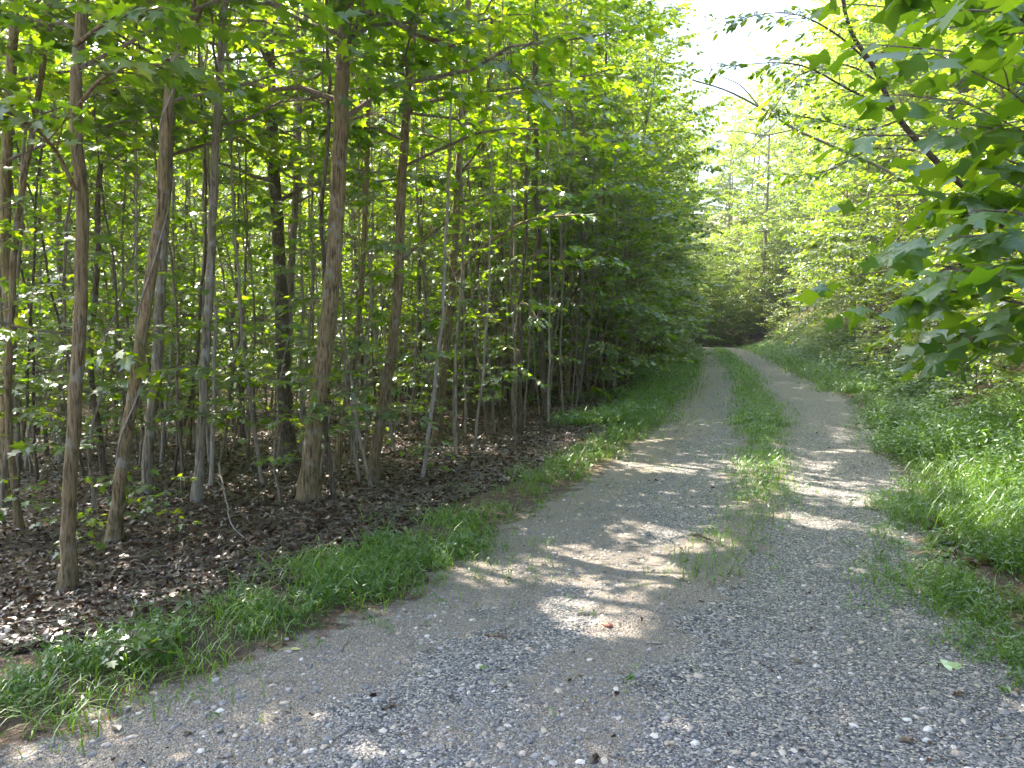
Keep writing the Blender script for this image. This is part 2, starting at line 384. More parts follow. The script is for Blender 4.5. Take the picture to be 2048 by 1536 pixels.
# ---------------------------------------------------------------- loose stones on the road
def icosa():
    p = (1 + 5 ** .5) / 2
    v = np.array([(-1, p, 0), (1, p, 0), (-1, -p, 0), (1, -p, 0), (0, -1, p), (0, 1, p), (0, -1, -p), (0, 1, -p), (p, 0, -1), (p, 0, 1), (-p, 0, -1), (-p, 0, 1)], float)
    f = [(0, 11, 5), (0, 5, 1), (0, 1, 7), (0, 7, 10), (0, 10, 11), (1, 5, 9), (5, 11, 4), (11, 10, 2), (10, 7, 6), (7, 1, 8), (3, 9, 4), (3, 4, 2), (3, 2, 6), (3, 6, 8), (3, 8, 9), (4, 9, 5), (2, 4, 11), (6, 2, 10), (8, 6, 7), (9, 8, 1)]
    return v / np.linalg.norm(v[0]), np.array(f)
IV, IF = icosa()
def stones(mb, x, y, r, a):
    n = len(x); V = np.repeat(IV[None], n, 0) * (1 + N(0, .16, (n, 12, 1)))
    V = V * np.stack([U(.7, 1.5, n), U(.7, 1.1, n), U(.35, .7, n)], 1)[:, None]
    th = U(0, 6.28, n); c, s = np.cos(th)[:, None], np.sin(th)[:, None]
    X2 = V[:, :, 0] * c - V[:, :, 1] * s; Y2 = V[:, :, 0] * s + V[:, :, 1] * c
    V = np.stack([X2, Y2, V[:, :, 2]], -1) * r[:, None, None]
    V += np.stack([x, y, H(x, y) + r * .12], 1)[:, None]
    F = (IF[None] + (np.arange(n) * 12)[:, None, None]).reshape(-1, 3)
    mb.add(V.reshape(-1, 3), F, np.repeat(a, 20))
mb = MB()
n = 130000
y = 2.3 + 9 * U(0, 1, n) ** 2.0; x = U(-2.4, 5.6, n)
ok = (x > xl(y) - .1) & (x < xr(y) + .25) & (np.abs(x / y) < .75)
keep = U(0, 1, n) < np.clip(.25 + 1.1 * vnoise(x * 2.2, y * 2.2, 9) - .6 * np.exp(-((x - xl(y)) / .55) ** 2) - .6 * np.exp(-((x - xm(y)) / .35) ** 2) * (y > 4.2), .15, 1)
ok &= keep; x, y = x[ok], y[ok]; n = len(x)
r = .0035 + .0045 * U(0, 1, n) ** 1.5 + .012 * (U(0, 1, n) > .94) * U(.3, 1, n)
big = r > .010
a = np.clip(U(0, .84, n) + .25 * (U(0, 1, n) > .93) + .15 * big, 0, 1)
stones(mb, x, y, r, a)
tag(mb.build('gravel', MSTONE), 'loose blue grey and tan gravel stones spread over the lane', 'gravel', kind='stuff')

# ---------------------------------------------------------------- grass, weeds, leaf litter
def blades(mb, x, y, h, w_, bend, a=None, lean=None):
    n = len(x); th = U(0, 6.28, n); d = np.stack([np.cos(th), np.sin(th), 0 * th], 1)
    s = np.stack([-d[:, 1], d[:, 0], 0 * th], 1)
    b = np.stack([x, y, H(x, y) - .005], 1); K = 5; vs = []
    for k in range(K):
        t = k / (K - 1); ww = w_ * (1 - t ** 2.2) * (.6 + .8 * t if t < .5 else 1.0)
        c = b + d * (h * bend * t * t)[:, None] + np.array([0, 0, 1.]) * (h * (t - .45 * bend * t * t * t))[:, None]
        if k < K - 1: vs += [c - s * ww[:, None] / 2, c + s * ww[:, None] / 2]
        else: vs += [c]
    V = np.stack(vs, 1); nv = V.shape[1]; o = (np.arange(n) * nv)[:, None, None]
    a = U(0, 1, n) if a is None else a
    Q = np.array([[2 * k, 2 * k + 1, 2 * k + 3, 2 * k + 2] for k in range(K - 2)])
    base = mb.n
    mb.add(V.reshape(-1, 3), (Q[None] + o).reshape(-1, 4), np.repeat(a, K - 2))
    T = (np.array([[2 * K - 4, 2 * K - 3, 2 * K - 2]])[None] + o).reshape(-1, 3) + base
    mb.F.append(T); mb.A.append(np.asarray(a))
def lances(mb, x, y, h, size, per=6):
    """stilt grass: a thin leaning stem with narrow leaves up its length"""
    n = len(x); th = U(0, 6.28, n); lean = U(.1, .7, n)
    q = np.repeat(np.arange(n), per); s = np.tile(np.linspace(.25, 1, per), n) * U(.9, 1.1, n * per)
    d = np.stack([np.cos(th) * lean, np.sin(th) * lean, np.ones(n)], 1)
    b = np.stack([x, y, H(x, y)], 1)
    p = b[q] + d[q] * (h[q] * s)[:, None]
    az = U(0, 6.28, n * per); ax = np.stack([np.cos(az), np.sin(az), U(-.25, .7, n * per)], 1)
    leaves(mb, LANCE, p, ax, unit(np.array([0, 0, 1.]) + N(0, .3, (n * per, 3))), size * U(.6, 1.2, n * per))
    # stems
    e = b + d * h[:, None]; sd = np.array([.0018, 0, 0])
    V = np.stack([b - sd, b + sd, e + sd * .4, e - sd * .4], 1); mb.add(V.reshape(-1, 3), np.arange(4 * n).reshape(-1, 4), .7)

gr = MB(); st_ = MB()
def verge(n, y0, y1, pw, off, wd, dens, hs, lance=.35, side='L', sz=.05, wblade=.006):
    y = y0 + (y1 - y0) * U(0, 1, n) ** pw
    e = {'L': xl, 'R': xr, 'M': xm}[side](y); sg = -1 if side == 'L' else 1
    k = N(0, wd, n); x = e + sg * off + k
    pat = vnoise(x * 1.6 + 7, y * 1.1, 21) * .35 + vnoise(x * 4, y * 4, 22) * .4 + vnoise(x * 9, y * 9, 23) * .25
    pat = pat - .10 * np.abs(k) / wd
    fade = sstep(4.5, 11, y) * .85 + .15 if side == 'M' else np.ones(n)
    ok = U(0, 1, n) < sstep(dens - .14, dens + .22, pat) * fade; x, y, pat = x[ok], y[ok], pat[ok]
    hh = hs * (.4 + .9 * np.clip((pat - dens + .1) / .4, 0, 1)) * U(.5, 1.25, len(x)) * (1 + 1.1 * (U(0, 1, len(x)) > .94))
    f = U(0, 1, len(x)) < lance; sc_ = np.clip(y / 9, 1, 3)      # wider blades, fewer of them, far away
    blades(gr, x[~f], y[~f], hh[~f], wblade * sc_[~f], U(.3, 1.1, (~f).sum()))
    lances(st_, x[f], y[f], hh[f] * .9, sz * np.mean(sc_[f]) ** .5 if f.any() else sz)
verge(8000, 2.2, 5.5, 1, .42, .3, .46, .13, .3, 'L')
verge(10500, 5, 14, 1.3, .42, .33, .40, .12, .06, 'L')
verge(1500, 3, 14, 1.3, .25, .7, .3, .07, .3, 'L', .035)
verge(500, 3, 9, 1.3, .1, .9, .3, .05, .3, 'M', .03)
verge(24000, 12, 52, 1.6, .6, .45, .22, .17, .08, 'L', .06)
verge(9500, 4.6, 14, 1.2, 0, .2, .16, .085, .08, 'M')
verge(9000, 12, 52, 1.6, 0, .30, .16, .13, .05, 'M', .06)
verge(1800, 3.0, 7.5, 1, 0, .28, .52, .09, .3, 'M')
verge(12000, 3.3, 9, 1.1, .75, .4, .36, .2, .35, 'R')
verge(6000, 3.2, 7.5, 1.1, .15, .35, .4, .11, .2, 'R')
for u_, v_, hh in [(1800, 905, .35), (1860, 925, .45), (1930, 935, .55), (1990, 925, .6), (2050, 960, .6), (1900, 890, .5), (1970, 880, .6), (2050, 890, .7), (1770, 860, .35), (1840, 860, .45), (2100, 1000, .6)]:
    g_ = G(u_, v_); lances(st_, g_[0] + N(0, .2, 230), g_[1] + N(0, .25, 230), hh * U(.4, 1.1, 230), .075, 8)
verge(9000, 8, 20, 1.2, .5, .35, .42, .18, .4, 'R')
verge(14000, 18, 55, 1.5, .7, .5, .25, .22, .2, 'R', .07)
# big arching clump at the right edge
for (u_, v_, nn, hh) in ((2010, 1080, 260, .55), (1960, 1010, 180, .5), (2070, 980, 300, .7), (1900, 960, 120, .4), (640, 1150, 500, .2), (700, 1160, 400, .2), (480, 1240, 260, .16), (340, 1340, 240, .16), (900, 1040, 300, .16), (120, 1420, 260, .15)):
    g_ = G(u_, v_); rr = .12 + hh * .25
    blades(gr, g_[0] + N(0, rr, nn), g_[1] + N(0, rr, nn), hh * U(.4, 1.1, nn), np.full(nn, .007), U(.5, 1.3, nn))
tag(gr.build('grass', MGRASS), 'thin green grass blades along the verges and between the wheel tracks', 'grass', kind='stuff')
tag(st_.build('verge_weeds', MWEED), 'low narrow leaved weeds mixed into the grassy verges', 'weeds', kind='stuff')

# ground cover up the foot of the right bank
gc = MB()
n = 26000; y = 4.2 + 50 * U(0, 1, n) ** 1.7; k = np.abs(N(0, 1.3, n)) + .95; x = xr(y) + k
pat = vnoise(x * 1.1, y * .8, 31); ok = pat > .3; x, y, pat = x[ok], y[ok], pat[ok]; n = len(x)
h = (.12 + .55 * np.clip(pat - .3, 0, .6)) * U(.4, 1.2, n) * np.clip((x - xr(y)) * .8, .4, 1)
per = 5; q = np.repeat(np.arange(n), per); b = np.stack([x, y, H(x, y)], 1)[q]
az = U(0, 6.28, n * per); ax = np.stack([np.cos(az), np.sin(az), U(-.3, .5, n * per)], 1)
b[:, 2] += h[q] * U(.2, 1, n * per); b[:, :2] += N(0, .06, (n * per, 2))
leaves(gc, OVAL, b, ax, unit(np.array([0, -.25, 1.]) + N(0, .35, (n * per, 3))), (.06 + .0012 * y[q]) * U(.6, 1.4, n * per))
# a low fringe of seedlings and creepers along the foot of the left woods
n = 6000; y = 7 + 42 * U(0, 1, n) ** 1.4; x = xl(y) - 1.25 - np.abs(N(0, .7, n)); pat = vnoise(x * .9, y * .7, 35); ok = pat > np.interp(y, [7, 14, 20], [.85, .7, .5]); x, y = x[ok], y[ok]; n = len(x)
q = np.repeat(np.arange(n), 4); b = np.stack([x, y, H(x, y)], 1)[q]; b[:, 2] += U(.02, .22, 4 * n) * np.clip(y[q] / 22, .3, 1.5); b[:, :2] += N(0, .06, (4 * n, 2))
az = U(0, 6.28, 4 * n); leaves(gc, OVAL, b, np.stack([np.cos(az), np.sin(az), U(-.3, .5, 4 * n)], 1), unit(np.array([0, 0, 1.]) + N(0, .35, (4 * n, 3))), (.05 + .0014 * y[q]) * U(.6, 1.4, 4 * n))
tag(gc.build('ground_cover', MWEED), 'knee high leafy ground cover at the foot of the bank and woods', 'ground cover', kind='stuff')

lt = MB()
def litter(n, xs, ys, size, hi=.02):
    az = U(0, 6.28, n); ax = np.stack([np.cos(az), np.sin(az), N(0, .25, n)], 1)
    p = np.stack([xs, ys, H(xs, ys) + np.abs(N(0, hi, n)) + .004], 1)
    leaves(lt, DEAD, p, ax, unit(np.array([0, 0, 1.]) + N(0, .3, (n, 3))), size * U(.5, 1.3, n))
n = 120000; y = 3.6 + 24 * U(0, 1, n) ** 1.7; k = .75 + 14 * U(0, 1, n) ** 1.5; x = xl(y) - k
ok = (np.abs(x / y) < .75) & (U(0, 1, n) < sstep(.45, 1.1, k + 1.1 * (vnoise(x * 2, y * 2, 40) - .5))); x, y = x[ok], y[ok]
litter(len(x), x, y, .05 * np.ones(len(x)))
n = 9000; y = 5 + 40 * U(0, 1, n) ** 1.5; k = .15 + np.abs(N(0, 2.8, n)); x = xr(y) + k
ok = vnoise(x * .8, y * .6, 41) > .38; x, y = x[ok], y[ok]; litter(len(x), x, y, .085 * np.ones(len(x)), .03)
n = 1500; y = 2.6 + 10 * U(0, 1, n) ** 1.3; x = U(-1.8, 5.5, n); ok = (x > xl(y)) & (x < xr(y)); x, y = x[ok], y[ok]
litter(len(x), x, y, .022 * (1 + (U(0, 1, len(x)) > .85)), .004)
tag(lt.build('leaf_litter', MDEAD), 'brown fallen leaves carpeting the forest floor and bank', 'leaf litter', kind='stuff')
tw = MB()
n = 900
for _ in range(n):
    yy = 3.8 + 14 * U() ** 1.5; xx = xl(yy) - .8 - 8 * U() ** 1.6
    if abs(xx / yy) > .75: continue
    L = U(.1, .5); a = U(0, 6.28); t = np.linspace(0, 1, 5)
    px = xx + math.cos(a) * L * t + N(0, .02, 5); py = yy + math.sin(a) * L * t + N(0, .02, 5)
    tube(tw, np.stack([px, py, H(px, py) + .02 + .03 * U(0, 1, 5)], 1), np.linspace(.006, .002, 5) * U(.5, 1.3), 4)
for _ in range(160):
    yy = 2.7 + 6 * U() ** 1.3; xx = U(-1.6, 4); L = U(.03, .14); a = U(0, 6.28)
    if not xl(yy) < xx < xr(yy): continue
    t = np.linspace(0, 1, 4); px = xx + math.cos(a) * L * t + N(0, .006, 4); py = yy + math.sin(a) * L * t + N(0, .006, 4)
    tube(tw, np.stack([px, py, H(px, py) + .006], 1), np.linspace(.0028, .0014, 4), 4)
tag(tw.build('fallen_twigs', MTWIG), 'thin dry fallen twigs scattered over leaf litter and gravel', 'twigs', kind='stuff')

# ---------------------------------------------------------------- tree kinds, built once each and copied
def make_tree(hgt, r0, crown0, nb, lenf, nt, tw, m, size, T=MAPLE, bark=MBARK, leafm=MLEAF, bend=.25, name='tree', fork=False, rise=.35):
    """a straight-grown woodland tree standing at the origin: trunk, branches, crown"""
    root = empty(name, (0, 0, 0))
    tr = MB(); br = MB(); lf = MB()
    k = 26; t = np.linspace(0, 1, k); a1, a2 = U(0, 6.28, 2)
    cx = bend * (np.sin(t * U(2, 4) + a1) - math.sin(a1)) + np.cumsum(N(0, .018, k)); cy_ = bend * (np.sin(t * U(2, 4) + a2) - math.sin(a2)) + np.cumsum(N(0, .018, k))
    cx -= cx[0]; cy_ -= cy_[0]
    ctr = np.stack([cx, cy_, t * hgt - .15], 1)
    rad = r0 * (1 - .86 * t ** .9) * (1 + .45 * np.exp(-t * hgt / .22))
    tube(tr, ctr, rad, 10, lump=.05)
    for b in range(nb):
        f = crown0 + (1 - crown0) * (b + U(0, 1)) / nb; h = f * hgt
        st = np.array([np.interp(h, ctr[:, 2], ctr[:, 0]), np.interp(h, ctr[:, 2], ctr[:, 1]), h])
        L = lenf(f) * U(.5, 1.35); az = b * 2.4 + U(-.9, .9)
        rr = max(.004, np.interp(h, ctr[:, 2], rad) * .4)
        spray(br, lf, bpath(st, az, L, rise + .6 * f + U(-.3, .35), U(.1, .5)), rr, max(4, int(nt * L / 1.5 * (1.2 - .55 * f))), tw, m, size, T)
    tr.build('trunk', bark, root, True); br.build('branches', MTWIG, root); lf.build('crown', leafm, root)
    return root
def sap_len(f): return 1.15 * (1.05 - .75 * f)
def can_len(f): return 2.1 * (.55 + 1.1 * f - 1.35 * f * f)
def far_len(f): return 3.3 * (.55 + 2.2 * f - 2.45 * f * f)
canopy = [make_tree(14 + U(-1.5, 2), U(.06, .085), .17, 40, can_len, 13, .75, 8, .125, bark=(MBARK, MBARKG, MBARKD)[q % 3], name='woodland_tree') for q in range(6)]
thin = [make_tree(8.5 + U(-1, 1), U(.026, .044), .12, 28, lambda f: 1.15 * (1.1 - .7 * f), 12, .5, 7, .105, bark=(MBARKG, MBARK, MBARKD)[q % 3], bend=.2, name='thin_tree') for q in range(5)]
sapl = [make_tree(4.0 + U(-.8, 1.5), U(.011, .018), .12, 24, sap_len, 11, .42, 7, .095, bark=MBARKG, bend=.25, name='sapling') for q in range(5)]
edge = [make_tree(11 + U(-1.5, 2), U(.05, .07), .03, 64, lambda f: 2.1 * (.75 + 1.1 * f - 1.5 * f * f), 14, .7, 8, .12, bark=MBARKG, leafm=MSHRUB, name='edge_tree', rise=.3) for q in range(4)]
shrub = [make_tree(2.4 + U(-.5, .8), .02, .03, 34, lambda f: 1.4 * (1.0 - .5 * f), 11, .45, 7, .1, T=OVAL, bark=MBARKD, leafm=MSHRUB, bend=.2, name='shrub', rise=.5) for q in range(4)]
fartree = [make_tree(19 + U(-1, 3), .17, .04, 84, far_len, 11, 1.0, 8, .27, T=DIAM, bark=MBARKG, leafm=MSHRUB, bend=.5, name='hillside_tree') for q in range(4)]
used = set(); placed = []
def put(protos, x, y, s=1.0, rz=None, idx=None, tiltv=None):
    q = int(rng.integers(len(protos))) if idx is None else idx
    p = protos[q]
    o = p if p.name not in used else copy_tree(p)
    used.add(p.name)
    o.location = (x, y, float(H(x, y)) - .02); o.scale = (s, s, s * U(.92, 1.08))
    o.rotation_euler = (U(-.05, .05), U(-.05, .05) + .03, U(0, 6.28) if rz is None else rz)
    return o
def poisson(cands, dist, taken):
    out = []
    for c in cands:
        if all((c[0] - t[0]) ** 2 + (c[1] - t[1]) ** 2 > ((dist if np.isscalar(dist) else dist(c)) * (.5 if len(t) > 2 else 1)) ** 2 for t in taken + out): out.append(tuple(c))
    return out

# ---------------------------------------------------------------- the trunks of the left woods that the photo lets one tell apart
HERO = []
def hero(label, px, wpx, bark, crown_h=3.3, crown=None, name='woodland_tree', lean_y=0.0, limbs=(), flare=.6, crs=1.0, cat='tree'):
    g = G(*px[0]); Y0 = g[1]
    root = empty(name, g); pts = [np.array([0, 0, -.12])]
    for (u_, v_) in px[1:]:
        p = P(u_, v_, Y0); q = p - g; pts.append(q)
    # carry on above the frame
    last = pts[-1]; prev = pts[-2]; d = (last - prev) / np.linalg.norm(last - prev)
    topz = 13.0
    d2 = unit(d * .5 + np.array([0, 0, .7])); L = max((topz - last[2]) / d2[2], 2)
    pts += [last + d2 * L * .35, last + d2 * L * .7 + np.array([U(-.3, .3), U(-.3, .3), 0]), last + d2 * L]
    k = 90; c = catmull(pts, k); c[:, 1] += np.cumsum(N(0, .006, k)) + lean_y * c[:, 2]; c[:, 0] += N(0, .004, k)
    r0 = wpx / 2 * Y0 / FPX * .82; z = np.maximum(c[:, 2], 0)
    rad = r0 * (1 - .8 * (z / z.max())) * (1 + flare * np.exp(-z / .13))
    tr = MB(); tube(tr, c, rad, 16, lump=.05); tro = tr.build('trunk', bark, root, True)
    global ORIGIN
    ORIGIN = g; br = MB(); lf = MB()
    for b in range(27):
        h = crown_h + (12.6 - crown_h) * ((b + U()) / 27) ** 1.3
        st = np.array([np.interp(h, c[:, 2], c[:, 0]), np.interp(h, c[:, 2], c[:, 1]), h]); f = (h / 13)
        spray(br, lf, bpath(st, b * 2.4 + U(-.4, .4), can_len(f) * U(.8, 1.5) * crs, .5, .3), np.interp(h, z, rad) * .4, 13, .7, 8, .13)
    for lp, rr, tl, ns in limbs:          # limbs seen in the photo: [(u, v, depth)...], radius in px, twig length, sprays
        path = catmull([P(u_, v_, Y0 + dy) - g for (u_, v_, dy) in lp], 14)
        lb = MB(); ll = MB(); spray(lb, ll, path, rr * Y0 / FPX, ns, tl, 6, .13, t0=.3, twr=.006)
        lo = lb.build('limb', bark, root, True); ll.build('leaves', MLEAF, lo)
    ORIGIN = None
    br.build('branches', MTWIG, root); lf.build('crown', MLEAF, root)
    tag(root, label, cat); HERO.append((g[0], g[1], root)); root['_w'] = wpx
    return root, c, rad, g
hero('tan furrowed trunk nearest the camera at the left, standing clear in the leaf litter', [(130, 1180), (135, 1000), (145, 800), (152, 600), (156, 430), (140, 200), (152, 0)], 34, MBARK,
     limbs=[([(150, 380, 0), (110, 300, -.2), (50, 240, -.4), (-30, 200, -.5)], 5, .5, 14), ([(142, 230, 0), (200, 160, -.2), (270, 130, -.4), (350, 130, -.5)], 5, .5, 14), ([(150, 90, 0), (220, 40, -.3), (300, 20, -.6)], 5, .5, 12)])
vt, vc, vr, vg = hero('kinked leaning trunk wrapped by a pale vine, upper left', [(222, 1085), (245, 930), (272, 760), (303, 560), (325, 420), (336, 280), (345, 170), (375, 70), (410, 0)], 30, MBARK)
hero('pale barked trunk lit by sun at its base, just right of the vine wrapped tree', [(292, 990), (302, 850), (315, 700), (322, 560), (332, 400), (345, 200), (352, 0)], 27, MBARKG, flare=.2)
hero('thick straight brown trunk in the middle of the left woods, rooted at the litter edge', [(612, 1003), (628, 860), (650, 700), (668, 520), (678, 350), (685, 150), (692, 0)], 44, MBARK,
     limbs=[([(690, 15, 0), (770, 35, -.1), (850, 75, -.2), (960, 112, -.2), (1030, 150, -.3), (1090, 210, -.3)], 7, .6, 14)])
hero('slim curved stem touching the right side of the thick brown trunk', [(672, 1000), (652, 860), (646, 760), (655, 620), (640, 450), (655, 250), (650, 0)], 11, MBARKD, crs=.4)
hero('tall trunk with a long limb reaching right toward the lane', [(742, 962), (760, 850), (785, 700), (798, 560), (803, 400), (815, 200), (832, 0)], 27, MBARK,
     limbs=[([(815, 222, 0), (860, 203, -.3), (930, 190, -.6), (1000, 180, -.8), (1080, 172, -1)], 6, .6, 12), ([(800, 520, 0), (860, 470, .3), (930, 420, .4), (985, 395, .5)], 5, .5, 8)])
hero('trunk with pale lower bark, right of the tall trunk with the long limb', [(872, 888), (885, 760), (900, 620), (912, 430), (922, 250), (936, 0)], 22, MBARK,
     limbs=[([(903, 560, 0), (960, 500, -.3), (1060, 440, -.5), (1150, 430, -.8)], 5, .5, 10)])
hero('slim reddish brown trunk leaning right behind the thick brown trunk', [(668, 945), (690, 820), (715, 660), (728, 450), (735, 250), (742, 0)], 16, MBARK, crs=.6)
hero('big dark trunk with flared base, back left of the thick brown trunk', [(582, 925), (572, 830), (566, 700), (560, 540), (548, 330), (537, 60), (535, 0)], 36, MBARKD, flare=.9)
hero('slender grey trunk rising beside the big dark flared trunk', [(562, 915), (575, 760), (580, 560), (592, 350), (600, 120), (612, 0)], 20, MBARKG, crs=.6)
hero('straight grey brown trunk alone between pale barked trunk and forked dark trunk', [(392, 1003), (402, 860), (412, 700), (424, 480), (430, 300), (440, 100), (448, 0)], 23, MBARKG)
hero('straight grey trunk close behind the nearest tan trunk, on its left', [(120, 925), (122, 700), (112, 450), (105, 250), (98, 0)], 20, MBARKG)
hero('dark leaning trunk cut by the left edge of the picture', [(8, 1010), (14, 800), (18, 640), (6, 450), (14, 240), (28, 0)], 30, MBARK)
hero('slender brown stem forking upward just inside the left edge trunk', [(42, 1060), (22, 860), (24, 700), (40, 420), (66, 250), (90, 100), (100, 0)], 17, MBARK, crs=.5)
hero('blackish crooked trunk seen between nearest tan trunk and vine wrapped tree', [(213, 975), (196, 860), (180, 720), (196, 540), (200, 380), (228, 200), (240, 0)], 15, MBARKD, crs=.6)
hero('thin dark stem right of the trunk with pale lower bark', [(940, 835), (946, 700), (955, 520), (962, 350), (978, 150), (985, 0)], 13, MBARKD, crs=.5)
hero('narrow trunk at the woods edge, first right of the thin dark stem', [(1005, 815), (1010, 700), (1022, 540), (1035, 380), (1050, 200), (1066, 0)], 13, MBARK, crs=.6)
hero('narrow pale trunk at the sunlit gap before the dense woods edge', [(1062, 800), (1064, 660), (1075, 520), (1085, 350), (1090, 150), (1100, 0)], 11, MBARKG, crs=.6)
# the vine: a thing of its own, winding up the kinked tree
mbv = MB(); ix = np.linspace(5, 44, 150); cc = np.stack([np.interp(ix, np.arange(90), vc[:, k]) for k in range(3)], 1); rr = np.interp(ix, np.arange(90), vr)
ph = ix * .75 + .5 * np.sin(ix * .6); R_ = rr + .006
V_ = cc + np.stack([np.cos(ph) * R_, np.sin(ph) * R_, 0 * ph], 1) + vg
tube(mbv, V_, .0065, 5)
tag(mbv.build('vine', MPALE, None, True), 'pale woody vine coiling up the kinked leaning trunk', 'vine')

# ---------------------------------------------------------------- the rest of the left woods
taken = [(h[0], h[1], 1) for h in HERO]
WOOD = []
c = [(U(-34, 14), 4.5 + 46 * U() ** 1.15) for _ in range(9000)]
c = [p for p in c if p[0] < xl(p[1]) - 1.7 and p[0] / p[1] > -.95 and not (p[1] < 8.5 and p[0] > -4.6 - .0 * p[1])]
big = poisson([p for p in c[:3600] if not shades(*p, 3, 14, 1.2)], lambda p: 2.5 + .03 * p[1], taken)
for p in big[:80]: WOOD.append(('woodland_tree', put(canopy, *p, s=U(.85, 1.15)), p))
th = poisson([p for p in c[3600:] if not shades(*p, 2, 8, .5)], lambda p: .62 + .022 * p[1], [q + (1,) for q in big] + taken)
for p in th[:280]: WOOD.append(('thin_tree', put(thin, *p, s=U(.8, 1.2)), p))
c2 = [(U(-24, 12), 4.6 + 30 * U() ** 1.2) for _ in range(3000)]
c2 = [p for p in c2 if xl(p[1]) - 12 < p[0] < xl(p[1]) - 1.9 and p[0] / p[1] > -.78 and not (p[1] < 6.5 and p[0] > -4)]
for p in poisson(c2, lambda p: .85 + .02 * p[1], [])[:230]: WOOD.append(('sapling', put(sapl, *p, s=U(.6, 1.25)), p))
# bare young poles, dead or leafless, standing among them
poles = []
for q in range(4):
    root = empty('pole_tree', (0, 0, 0)); tr_ = MB(); br_ = MB(); t = np.linspace(0, 1, 24); hh = U(5, 8)
    pc = np.stack([t * U(-.3, .6) + .12 * np.sin(t * U(2, 5)) + np.cumsum(N(0, .012, 24)), .12 * np.sin(t * U(2, 5)) + np.cumsum(N(0, .015, 24)), t * hh - .1], 1)
    tube(tr_, pc, U(.014, .024) * (1 - .7 * t), 7, lump=.06)
    for b in range(12):
        k_ = int(U(3, 23)); e_ = pc[k_] + np.array([N(0, .4), N(0, .4), U(.1, .6)]); tube(br_, [pc[k_], (pc[k_] + e_) / 2 + N(0, .03, 3), e_], [.006, .004, .002], 4)
    tr_.build('trunk', (MPALE, MBARKG, MTWIG, MBARKD)[q], root, True); br_.build('branches', MTWIG, root); poles.append(root)
c8 = [(float(xl(y) - 1.6 - 7 * U() ** 1.6), y) for y in 6 + 26 * U(0, 1, 3000)]
c8 = [p for p in c8 if xl(p[1]) - 9 < p[0] < xl(p[1]) - 1.7 and p[0] / p[1] > -.7 and not (p[1] < 8 and p[0] > -3)]
for p in poisson(c8, .48, [])[:270]: WOOD.append(('pole_tree', put(poles, *p, s=U(.8, 1.2)), p))
# dense leafy edge from about 15 m on, both for the left woods and further round the bend
c3 = [(float(xl(y) - 1.8 - 2.2 * U() ** 1.5), y) for y in 15 + 36 * U(0, 1, 500)]
for p in poisson(c3, lambda p: 2.0, [])[:34]: WOOD.append(('edge_tree', put(edge, *p, s=U(.85, 1.25) * (1.1 if p[1] > 22 else .9)), p))

# ---------------------------------------------------------------- right bank
BANK = []
c4 = [(float(xr(y) + 1.5 + 8 * U() ** 1.3), y) for y in 4.8 + 48 * U(0, 1, 3500) ** 1.3]
for p in poisson(c4, lambda p: .8 + .022 * p[1], [])[:200]:
    BANK.append(('shrub', put(shrub, *p, s=U(.75, 1.3) * (.6 if p[0] < xr(p[1]) + 2.6 else 1.2)), p))
c5 = [(float(xr(y) + 2.9 + 13 * U()), y) for y in 6.0 + 50 * U(0, 1, 2500) ** 1.2]
for p in poisson(c5, lambda p: 2.0 + .02 * p[1], [])[:120]:
    BANK.append(('edge_tree', put(edge, *p, s=U(.8, 1.25)), p))
# ---------------------------------------------------------------- beyond the bend, and deep behind the left woods
FAR = []
c6 = [(U(-75, 75), U(34, 105)) for _ in range(4000)]
def gap(p):   # how tall a tree may stand in the notch of open sky
    a = p[0] / p[1]; return .84 if .19 < a < .36 else 1.0
c6 = [p for p in c6 if (p[0] < xl(p[1]) - 3 - (14 if p[1] < 52 else 0) or (p[0] > xr(p[1]) + (1.5 if p[1] > 54 else 14))) and abs(p[0] / p[1]) < .8]
c7 = [(float(xr(y) + U(-4.5, 9)), y) for y in 56 + 12 * U(0, 1, 700)]
for p in poisson([p for p in c7 if p[0] > 9], lambda p: .9, [])[:45]: BANK.append(('shrub', put(shrub, *p, s=U(.5, .9)), p))
c9 = [(float(xr(y) + 4.5 + 10 * U()), y) for y in 20 + 34 * U(0, 1, 400)]
for p in poisson(c9, 3.0, [])[:36]: BANK.append(('hillside_tree', put(fartree, *p, s=U(.7, 1.0)), p))
c9 = [(float(xl(y) - 6.5 - 5 * U()), y) for y in 22 + 32 * U(0, 1, 400)]
for p in poisson(c9, 4.0, [])[:9]: WOOD.append(('hillside_tree', put(fartree, *p, s=U(.75, 1.05)), p))
for p in poisson([p for p in c7 if p[0] > 9], lambda p: 1.25, [])[:60]:
    FAR.append(('edge_tree', put(edge, *p, s=U(.45, .9)), p))
for p in poisson(c6, lambda p: 3.9 + .02 * p[1], [])[:200]:
    FAR.append(('hillside_tree', put(fartree, *p, s=U(.85, 1.2) * gap(p)), p))

